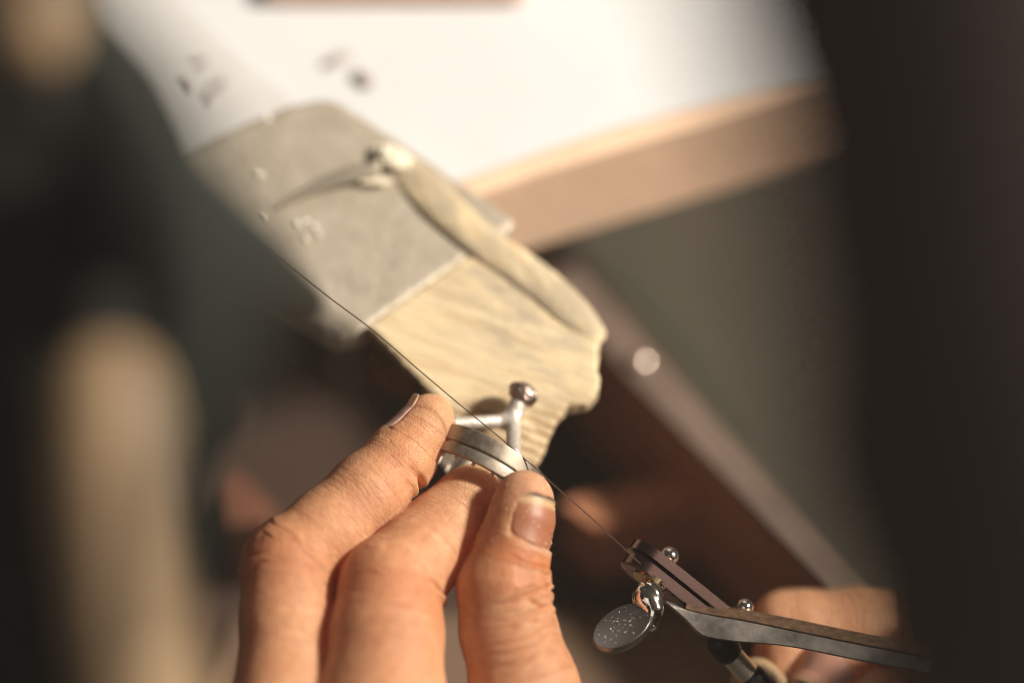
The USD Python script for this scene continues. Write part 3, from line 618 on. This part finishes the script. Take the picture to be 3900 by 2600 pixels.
loft([T - [0, .15, .3], T + u_ * .3 + [0, 0, .12], Mi - u_ * .35 + [0, 0, .12], Mi - [0, .1, .3], Mi + bk * .5, T + bk * .5], 'frame_edge', M_fedge)
M2 = Mi - [0, .12, .42]; u2 = (B - M2) / np.linalg.norm(B - M2, axis=1, keepdims=True)
loft([M2 + [0, 0, -.5], M2 + u2 * .3, B - u2 * .5, B - [0, 0, .5], B + [0, .6, -3.4], M2 + [0, .0, -3.6]], 'frame_arm', M_frame)
# adjusting screw under the arm, and handle
obj('adjusting_knob', tube(to_w(np.array([P(2742, 2446, 0), P(2768, 2474, -1)])), [.0032, .0034], 32), M_black, saw, smooth=35)
obj('adjusting_rod', tube(to_w(np.array([P(2768, 2474, -1), P(2868, 2584, -3)])), .0026, 36, caps=False), mat('nickel', (.85, .76, .64), .36, 1.0), saw, smooth=35)
obj('rod_collar', tube(to_w(np.array([P(2872, 2584, -3), P(2920, 2640, -5)])), [.0032, .0034], 32), M_black, saw, smooth=35)
s = trimesh.creation.icosphere(subdivisions=3, radius=2.0); obj('arm_screw', trimesh.Trimesh(to_w(s.vertices + P(2835, 2312, -2)), s.faces, process=False), M_chrome, saw, smooth=True)
obj('handle', tube(to_w(np.array([P(2880, 2600, -12), P(3100, 2900, -30), P(3300, 3200, -45)])), [.006, .009, .010], 24), M_handle, saw, smooth=40)
obj('upper_clamp', tube(to_w(spline(np.array([P(1150, 1160, 70), P(1000, 1060, 110), P(760, 900, 150), P(500, 700, 170)]), 16)), np.linspace(.0042, .0120, 16), 24), M_rack, saw, smooth=40, label='dark blurred upper end of the saw frame')

# ------------------------------------------------------------------ blurred tools in the left foreground
FZ = 152
rack_px = [(230, -600), (400, 20), (600, 240), (720, 480), (810, 740), (860, 1000), (830, 1280), (750, 1560), (690, 1900), (700, 2900), (-900, 2900), (-900, -600)]
pl = Polygon([P(x, y, FZ)[:2] for x, y in rack_px]).buffer(-5).buffer(5)
rd = lambda x, y: np.maximum(0, 5 - shapely.distance(pl.exterior, shapely.points(x, y))) ** 2 * .25
m, _ = slab(pl, 4, C2W([0, 0, FZ]), RIGHT, UP, -FWD, lambda x, y: -rd(x, y), lambda x, y: -16 + rd(x, y))
obj('tool_rack', m, M_rack, None, smooth=60, label='dark blurred tool rack filling the left foreground', cat='tool rack')
dt = spline(np.array([np.r_[P(x, y, 238), r] for x, y, r in [(200, -400, 2.2), (335, 0, 2.8), (540, 280, 4.2), (625, 520, 6.0), (705, 820, 7.4), (765, 1200, 7.0), (735, 1500, 5.2), (640, 1900, 3.2), (600, 2500, 2.4)]]), 40)
obj('hanging_pliers', tube(C2W(dt[:, :3]), dt[:, 3] / 1000, 28), mat('teal_grip', (.050, .062, .053), .6), None, smooth=True, label='dark green grip of a tool hanging blurred in front of the rack', cat='pliers')
hf = thing('hand_file', 'long beige wooden file handle blurred at the lower left', 'hand file', W(430, 1900, 165))
obj('handle', tube(to_w(spline(np.array([P(410, 1510, 166), P(440, 1830, 167), P(520, 2500, 168), P(600, 3200, 168)]), 14)), [.0096, .0104, .0108, .0108, .0107, .0105, .0103, .0101, .0099, .0097, .0096, .0095, .0094, .009], 36), M_handle, hf, smooth=True)
obj('ferrule', tube(to_w(np.array([P(365, 1120, 164), P(385, 1300, 164)])), .0052, 24), M_rack, hf, smooth=True)
hf = thing('hand_file', 'short beige wooden file handle blurred in the top left corner', 'hand file', W(120, -100, 165))
obj('handle', tube(to_w(np.array([P(110, -700, 166), P(125, -200, 166), P(140, 130, 166)])), [.0078, .0076, .0068], 28), M_handle, hf, smooth=True)
obj('ferrule', tube(to_w(np.array([P(145, 240, 162), P(150, 420, 162)])), .0040, 24), M_rack, hf, smooth=True)

# ------------------------------------------------------------------ the person's hands
class Finger:
    """a chain of joints from the tip: [(point mm, radius mm)]"""
    def __init__(s, joints, fid):
        s.J = [np.asarray(j[0], float) for j in joints]; s.R = [j[1] for j in joints]; s.fid = fid
        s.s0 = np.r_[0, np.cumsum([np.linalg.norm(s.J[i + 1] - s.J[i]) for i in range(len(s.J) - 1)])]
    def prims(s): return [(s.J[i], s.J[i + 1], s.R[i], s.R[i + 1]) for i in range(len(s.J) - 1)]
    def frame(s, i):
        d = s.J[i + 1] - s.J[i]; d = d / np.linalg.norm(d); e1 = np.array([0, 0, 1.0]) - d * d[2]; e1 /= np.linalg.norm(e1); return d, e1, np.cross(e1, d)
    def coords(s, v):
        best = np.full(len(v), 1e9); S = np.zeros(len(v)); T = np.zeros(len(v)); RR = np.ones(len(v))
        for i in range(len(s.J) - 1):
            d, e1, e2 = s.frame(i); L = s.s0[i + 1] - s.s0[i]; q = v - s.J[i]; al = q @ d; t = np.clip(al / L, 0, 1)
            r = s.R[i] + (s.R[i + 1] - s.R[i]) * t; dist = np.linalg.norm(q - (t * L)[:, None] * d, axis=1) - r; m = dist < best
            best[m] = dist[m]; lo_ = -1e9 if i == 0 else 0; S[m] = (s.s0[i] + np.clip(al, lo_, L))[m]; T[m] = np.arctan2(q @ e2, q @ e1)[m]; RR[m] = r[m]
        return best, S, T, RR

def build_hand(fingers, palm, h, kf, kp, gap=.7, kbase=None):
    allp = [p for f in fingers for p in f.prims()] + palm
    A = np.array([q for p in allp for q in (p[0], p[1])]); R = max(max(p[2], p[3]) for p in allp)
    lo = A.min(0) - R - 2; hi = A.max(0) + R + 2; n = np.ceil((hi - lo) / h).astype(int) + 1
    D = np.full(n, 9., np.float32); fields = []
    for f in fingers:
        E = np.full(n, 9., np.float32)
        for p in f.prims(): blend(E, lo, h, *p, kf)
        D = smin(D, E, gap)
    if palm:
        E = np.full(n, 9., np.float32)
        for p in palm: blend(E, lo, h, *p, kp)
        D = smin(D, E, kp)
    v, f = surface(D, lo, h)
    g = np.gradient(D); c = ((v - lo) / h).T
    N = np.stack([map_coordinates(x, c, order=1) for x in g], 1); N /= np.linalg.norm(N, axis=1, keepdims=True) + 1e-9
    dist = map_coordinates(D, c, order=1); v = v - N * dist[:, None]
    return v, f, N, D, lo

def nailpatch(D, lo, h, fg, ss, th, ns=26, nt=30, lift=.18, sfix=.6, th_mm=.35, p=3.0):
    """a nail laid on the finger's own surface: ss=(s0, s1) mm from the tip, th=(t0, t1) degrees round the finger"""
    d, e1, e2 = fg.frame(0); sc, sr = (ss[0] + ss[1]) / 2, (ss[1] - ss[0]) / 2; tc, tr = (th[0] + th[1]) / 2, (th[1] - th[0]) / 2
    a = np.linspace(-1, 1, ns); b = np.linspace(-1, 1, nt); Aq, Bq = np.meshgrid(a, b, indexing='ij')
    # square -> superellipse, free edge (a = -1) kept straighter
    X = Aq * (1 - .30 * np.clip(Aq, 0, 1) ** 2 * Bq ** 2) ; Y = Bq * np.sqrt(np.clip(1 - .62 * np.clip(Aq, 0, 1) ** 4 - .16 * np.clip(-Aq, 0, 1) ** 4, 0, 1))
    S = sc + X * sr; T = np.radians(tc + Y * tr); s_eff = np.maximum(S, sfix)
    dirs = np.cos(T)[..., None] * e1 + np.sin(T)[..., None] * e2
    r = np.full(S.shape, 2.0)
    for _ in range(28):
        pnt = fg.J[0] + s_eff[..., None] * d + dirs * r[..., None]; r = r - .8 * map_coordinates(D, ((pnt - lo) / h).reshape(-1, 3).T, order=1).reshape(r.shape)
    top_ = fg.J[0] + S[..., None] * d + dirs * (r + lift)[..., None]; bot = top_ - dirs * th_mm
    V = np.vstack([top_.reshape(-1, 3), bot.reshape(-1, 3)]); F = []; n = ns * nt
    for i in range(ns - 1):
        for j in range(nt - 1):
            q = i * nt + j; F += [[q, q + 1, q + nt + 1], [q, q + nt + 1, q + nt], [n + q, n + q + nt + 1, n + q + 1], [n + q, n + q + nt, n + q + nt + 1]]
    loop = [(0, j) for j in range(nt)] + [(i, nt - 1) for i in range(1, ns)] + [(ns - 1, j) for j in range(nt - 2, -1, -1)] + [(i, 0) for i in range(ns - 2, 0, -1)]
    ids = [i * nt + j for i, j in loop]
    for k in range(len(ids)):
        a_, b_ = ids[k], ids[(k + 1) % len(ids)]; F += [[b_, a_, n + a_], [b_, n + a_, n + b_]]
    m = trimesh.Trimesh(C2W(V), np.array(F), process=False)
    if m.volume < 0: m.invert()
    uv = np.c_[np.r_[S.ravel(), S.ravel()], np.r_[(T * 7).ravel(), (T * 7).ravel()], np.zeros(2 * n)]
    return m, uv, np.r_[Aq.ravel(), Aq.ravel()], np.r_[Bq.ravel(), Bq.ravel()]

def nail_mask(S, T, ss, th, rad):
    """signed distance (mm, about) to the nail outline, negative inside"""
    sc, sr = (ss[0] + ss[1]) / 2, (ss[1] - ss[0]) / 2; tc, tr = np.radians((th[0] + th[1]) / 2), np.radians((th[1] - th[0]) / 2)
    x = np.abs(S - sc) / sr; y = np.abs((T - tc + np.pi) % (2 * np.pi) - np.pi) / tr
    return ((x ** 3.4 + y ** 3.4) ** (1 / 3.4) - 1) * min(sr, tr * rad)

HH = .36
middle = Finger([(P(1636, 1592, -1), 5.5), (P(1596, 1654, 0), 6.2), (P(1528, 1742, 2), 7.5), (P(1402, 1870, 6), 8.5), (P(1244, 2014, 10), 8.8), (P(1096, 2150, 14), 10.1), (P(1088, 2360, 19), 9.7), (P(1075, 2780, 26), 10.6)], 1)
index = Finger([(P(1800, 1872, -1), 6.3), (P(1768, 1918, 1), 7.2), (P(1690, 2015, 5), 8.8), (P(1596, 2115, 10), 9.7), (P(1490, 2235, 16), 11.1), (P(1470, 2420, 21), 12.3), (P(1455, 2780, 30), 12.9)], 2)
thumb = Finger([(P(1996, 1902, 11), 6.5), (P(1986, 1975, 12), 7.1), (P(1950, 2092, 13), 7.9), (P(1918, 2240, 15), 9.9), (P(1936, 2400, 16), 10.4), (P(1995, 2620, 17), 11.6), (P(2030, 2900, 20), 13.5)], 3)
ringf = Finger([(P(1440, 2350, -16), 6.8), (P(1300, 2260, -15), 7.4), (P(1150, 2260, -9), 7.8), (P(1095, 2350, -1), 8.2), (P(1090, 2820, 12), 9.4)], 4)
little = Finger([(P(1420, 2520, -18), 5.8), (P(1280, 2460, -17), 6.2), (P(1140, 2480, -11), 6.8), (P(1100, 2580, -4), 7.0), (P(1085, 2860, 6), 8.4)], 5)
PALM = [(P(1075, 2780, 26), P(1350, 3500, 26), 10.6, 19), (P(1455, 2780, 30), P(1500, 3500, 28), 12.6, 20), (P(1090, 2820, 12), P(1330, 3500, 18), 9.4, 19), (P(1085, 2860, 6), P(1300, 3500, 14), 8.6, 17),
        (P(2030, 2900, 20), P(1650, 3500, 22), 13.5, 18), (P(1500, 3000, 24), P(1500, 3500, 22), 14, 22), (P(1450, 3500, 22), P(1450, 3900, 22), 23, 25)]
LF = [middle, index, thumb, ringf, little]
v, f, N, D, lo = build_hand(LF, PALM, HH, 2.2, 8.0)
THN, THT = (-.2, 10.8), (-16, 112)
MDN, MDT = (-2.6, 9.5), (-158, -50)
cs = [fg.coords(v) for fg in LF]; B = np.stack([c[0] for c in cs]); who = B.argmin(0); ar = np.arange(len(v))
S = np.stack([c[1] for c in cs])[who, ar]; T = np.stack([c[2] for c in cs])[who, ar]; RRr = np.stack([c[3] for c in cs])[who, ar]
nz = lambda sc, sd: meshkit.noise(v * sc, sd)
disp = .30 * (meshkit.fbm(v * .12, 3, 31) - .5) * 2 * .5
def gauss(x, w): return np.exp(-(x / w) ** 2)
near = lambda t, c, w: gauss((t - math.radians(c) + np.pi) % (2 * np.pi) - np.pi, math.radians(w))
# nail beds and folds
for k, ss, th in ((2, THN, THT), (0, MDN, MDT)):
    m = who == k; sd = nail_mask(S, T, ss, th, 7.0)
    inside = np.clip(.5 - sd / .5, 0, 1); fold = gauss(sd - .9, .9) * np.clip((S - 3.0) / 4, 0, 1)
    disp += np.where(m, -.42 * inside + .26 * fold, 0)
# flexion folds: (finger, s, theta, half width of the fold, width round the finger, depth)
th_s = thumb.s0
def fold_line(k, s0, tc, w, tw, depth, wob=.9, seed=0):
    global disp
    m = who == k; off = (meshkit.noise(np.c_[T * 2.2, 0 * T + seed, 0 * T], seed) - .5) * 2 * wob
    x = S - s0 - off; depth = depth * (1.35 if k == 2 else 1.1)
    disp += np.where(m, (-depth * gauss(x, w) + .55 * depth * (gauss(x - 1.9 * w, w * 1.1) + gauss(x + 1.9 * w, w * 1.1))) * near(T, tc, tw), 0)
si = thumb.s0[3]
for i, (o, tc, dp, wob_) in enumerate([(-5.4, 45, .30, 1.0), (-3.6, 62, .48, 1.2), (-1.7, 55, .62, 1.3), (.3, 66, .85, 1.6), (2.2, 58, .75, 1.4), (4.2, 50, .50, 1.3), (6.2, 35, .35, 1.2), (8.4, 30, .30, 1.0), (10.7, 25, .26, 1.0), (13, 20, .26, 1.0), (15.5, 15, .22, 1.0)]):
    fold_line(2, si + o, tc, .55, 42, dp, wob_, i + 1)
for i, (s0, tc, dp) in enumerate([(middle.s0[5] - 2.6, -55, .30), (middle.s0[5] - .6, -70, .42), (middle.s0[5] + 1.5, -60, .40), (middle.s0[5] + 3.6, -50, .25), (middle.s0[2] - .5, -95, .16), (middle.s0[2] + 1.5, -95, .16)]):
    fold_line(0, s0, tc, .6, 45, dp, 1.2, 20 + i)
for i, (s0, tc, dp) in enumerate([(index.s0[4] - 3.2, -30, .10), (index.s0[4] - .6, -25, .14), (index.s0[4] + 2.2, -30, .13), (index.s0[4] + 5, 0, .10), (index.s0[4] + 8, 0, .10)]):
    fold_line(1, s0, tc, .7, 45, dp, 1.3, 30 + i)
# deep flexion creases on the inner sides of the bent joints
for k, s0, tc, tw, dp in ((0, middle.s0[2] + 2.2, 70, 32, 1.0), (0, middle.s0[5] + .5, 80, 35, 1.0), (1, index.s0[4] + .8, 85, 32, 1.2)):
    fold_line(k, s0, tc, .8, tw, dp, .5, 50 + k)
disp = np.where(B.min(0) > 3, np.clip(disp, -.3, .3), disp)
v2 = v + N * disp[:, None]
LV, LWHO, LS = v2, who, S
# skin's own colour: redder at joints and the thumb's end, greyed where metal dust is rubbed in
skin = np.tile(np.array([.59, .295, .162]), (len(v), 1))
lowf = meshkit.fbm(v * .09, 3, 44)[:, None]; skin *= 1 + .30 * (lowf - .5)
skin *= 1 - .17 * (who == 2)[:, None]
blot = meshkit.fbm(v * .35, 3, 61)[:, None]; skin *= 1 + np.array([.18, .34, .40]) * (blot - .5)
def tint(w, c): 
    global skin
    w = np.clip(w, 0, 1)[:, None]; skin = skin * (1 - w) + np.array(c) * w
red = (.47, .155, .062)
tint(.80 * (who == 2) * np.clip(1 - np.abs(S - 14) / 9, 0, 1) * (.6 + .8 * nz(.25, 3)), red)
tint(.65 * (who == 2) * near(T, 40, 90) * gauss(S - 6, 8), (.53, .22, .10))
tint(.50 * (who == 2) * gauss(S + 3, 4.5), (.56, .33, .22))
tint(.45 * (who == 0) * gauss(S - middle.s0[5], 7), red); tint(.4 * (who == 0) * gauss(S - 9, 7) * near(T, 10, 70), (.55, .23, .10))
tint(.40 * (who == 1) * gauss(S - index.s0[4] - 5, 7) * (.5 + nz(.2, 8)), red)
tint(.35 * (who <= 1) * gauss(S + 2, 5), (.54, .36, .21))
sdT = nail_mask(S, T, THN, THT, 7.0)
tint(.95 * (who == 2) * gauss(S - (-.35) - .4 * (nz(.6, 5) - .5), .50) * np.clip(near(T, 55, 50) * 2 - .3, 0, 1) * np.clip(nz(.7, 17) * 2.6 - .2, 0, 1), (.02, .016, .015))
sdm = nail_mask(S, T, MDN, MDT, 6.5)
tint(.6 * (who == 0) * gauss(sdm - .2, .35) * (nz(.8, 4)), (.06, .045, .035))
tint(.42 * (who == 2) * gauss(sdT - .25, .40) * np.clip((S - 8) / 2, 0, 1), (.66, .56, .46))
uv = np.c_[S, T * RRr, 40.0 * (who + 1) + 0 * S]
person = thing('person', 'person sawing, bare hands holding a ring and a saw, dark sleeves', 'person', W(1500, 3500, 20))
person_l = obj('left_hand', (C2W(v2), f), M_skin, person, smooth=True, prim={'skin_col': skin, 'finger_uv': uv}, label='left hand pinching the ring with thumb and two fingers')
def add_nail(parent, fg, D, lo, h, ss, th, free, label, bed, **kw):
    m, uv_, a, b = nailpatch(D, lo, h, fg, ss, th, **kw)
    c = np.tile(np.array(bed), (len(a), 1)); w = np.clip((free - a) / .22, 0, 1)[:, None]; c = c * (1 - w) + np.array([.55, .33, .17]) * w
    global NAIL_PTS
    if fg is thumb: NAIL_PTS = m.vertices[:len(m.vertices) // 2]
    g = np.clip((-.90 - a) / .06 + .6 * meshkit.noise(np.c_[b * 3, a * 2, 0 * a], 3), 0, 1)[:, None] * (a < -.88)[:, None]; c = c * (1 - .8 * g) + np.array([.12, .10, .09]) * .8 * g
    return obj('nail', m, M_nail, parent, smooth=True, prim={'nail_col': c, 'finger_uv': uv_}, label=label)
add_nail(person_l, thumb, D, lo, HH, THN, THT, -.52, 'thumb nail with dirt under its edge, sprinkled with metal dust', (.36, .125, .065), lift=-.12)
add_nail(person_l, middle, D, lo, HH, MDN, MDT, -.62, 'clean pale fingernail', (.66, .40, .32), lift=.10)

# right hand, closed round the saw's handle
rth = Finger([(P(2990, 2375, -26), 8.0), (P(3060, 2385, -26), 8.6), (P(3280, 2395, -28), 10.0), (P(3520, 2440, -28), 12.5), (P(3800, 2560, -20), 15)], 1)
rix = Finger([(P(2990, 2590, -22), 7.2), (P(3000, 2490, -24), 7.6), (P(3090, 2430, -36), 8.2), (P(3330, 2470, -44), 9.2), (P(3650, 2560, -40), 11)], 2)
rmd = Finger([(P(3120, 2640, -14), 7.4), (P(3180, 2560, -17), 8.2), (P(3260, 2530, -30), 8.8), (P(3480, 2560, -38), 10), (P(3700, 2620, -36), 12)], 3)
rrg = Finger([(P(3180, 2800, -10), 7.4), (P(3310, 2690, -14), 8.4), (P(3400, 2640, -28), 9.), (P(3560, 2660, -36), 10.5), (P(3750, 2700, -34), 12)], 4)
RPALM = [(P(3650, 2560, -38), P(4000, 2650, -10), 12, 20), (P(3750, 2700, -34), P(4000, 2700, -12), 13, 20)]
RF = [rth, rix, rmd, rrg]
v, f, N, D, lo = build_hand(RF, RPALM, .6, 2.0, 7.0)
cs = [fg.coords(v) for fg in RF]; B = np.stack([c[0] for c in cs]); who = B.argmin(0); ar = np.arange(len(v))
S = np.stack([c[1] for c in cs])[who, ar]; T = np.stack([c[2] for c in cs])[who, ar]; RRr = np.stack([c[3] for c in cs])[who, ar]
skin = np.tile(np.array([.61, .32, .18]), (len(v), 1)) * (1 + .25 * (meshkit.fbm(v * .1, 3, 4)[:, None] - .5))
tint(.5 * (who >= 1) * gauss(S - 4, 6), (.60, .27, .16))
obj_r = obj('right_hand', (C2W(v), f), M_skin, person, smooth=True, prim={'skin_col': skin, 'finger_uv': np.c_[S, T * RRr, 50. * who]}, label='right hand closed round the saw handle')
add_nail(obj_r, rmd, D, lo, .6, (-3, 7), (-20, 80), -.6, 'pinkish fingernail', (.62, .30, .22), lift=.1)
# dark sleeve of the right arm, coming up past the lens
sl = [(3690, 2380, -24, 16), (3760, 2450, -20, 20), (3900, 2640, 0, 25), (4300, 2780, 70, 30), (4400, 2500, 180, 31), (4100, 1800, 280, 29), (4020, 900, 308, 29), (3960, 200, 310, 29), (3820, -400, 310, 30), (3640, -1400, 310, 31)]
sp_ = spline(np.array([np.r_[P(x, y, z), r] for x, y, z, r in sl]), 70)
tb = tube(C2W(sp_[:, :3]), sp_[:, 3] / 1000, 40, caps=True)
vv = tb.vertices; nn_ = tb.vertex_normals; tb = trimesh.Trimesh(vv + nn_ * (.003 * (meshkit.fbm(vv * 40, 3, 6)[:, None] - .5) * 2), tb.faces, process=False)
obj('sleeve', tb, M_dark, person, smooth=True, label='black sleeve of the right arm blurred along the right')
# left forearm sleeve below the frame
tb = tube(C2W(np.array([P(1455, 3760, 22), P(1470, 4100, 22), P(1500, 4800, 20)])), [.029, .034, .04], 36, caps=True)
obj('sleeve', tb, M_dark, person, smooth=True)
# fine metal dust on the thumb, its nail and the finger tips
rg = np.random.default_rng(11); DV = []; DF = []; ico = trimesh.creation.icosphere(subdivisions=1, radius=1.0)
pts = [np.asarray(NAIL_PTS)[rg.integers(0, len(NAIL_PTS), 70)] + C2W(rg.normal(size=(70, 3)) * .08) - FOC]
sel = np.where((LWHO == 2) & (LS > -6) & (LS < 34) | (LWHO <= 1) & (LS < 9))[0]; sel = rg.choice(sel, 150)
pts.append(C2W(LV[sel])); q_ = rg.normal(size=(70, 2)) * .42; q_ = q_[np.hypot(*q_.T) < .85]
pts.append(C2W(wc + q_[:, :1] * 7.6 * wa + q_[:, 1:] * 5.0 * wb + wn * 1.12)); pts = np.vstack(pts)
for p in pts:
    DF.append(ico.faces + len(DV) * len(ico.vertices)); DV.append(p + ico.vertices * ((.00006 + .00010 * rg.random() ** 2) * (.75 if p[0] > FOC[0] + .02 else 1)))
obj('metal_dust', trimesh.Trimesh(np.vstack(DV), np.vstack(DF), process=False), M_dust, None, smooth=True, label='glittering metal filings sprinkled over the thumb, fingertips and wing nut', cat='filings', kind='stuff')

# ------------------------------------------------------------------ haze added to lift the dark tones, standing in for lens veil
hz = trimesh.creation.box(extents=[9, 9, 4.6]); hz.apply_translation([0, 0, -.65 + 2.3])
hm = usdkit.material(stage, LK + 'air', {'v': ('principled_volume', {'color': (.95, .90, .86), 'density': HAZE, 'anisotropy': .0})}, [], volume='v.volume')
obj('haze', hz, hm, None, smooth=False, label='faint warm haze added over everything to lift the dark tones like lens veil', cat='haze', kind='stuff')
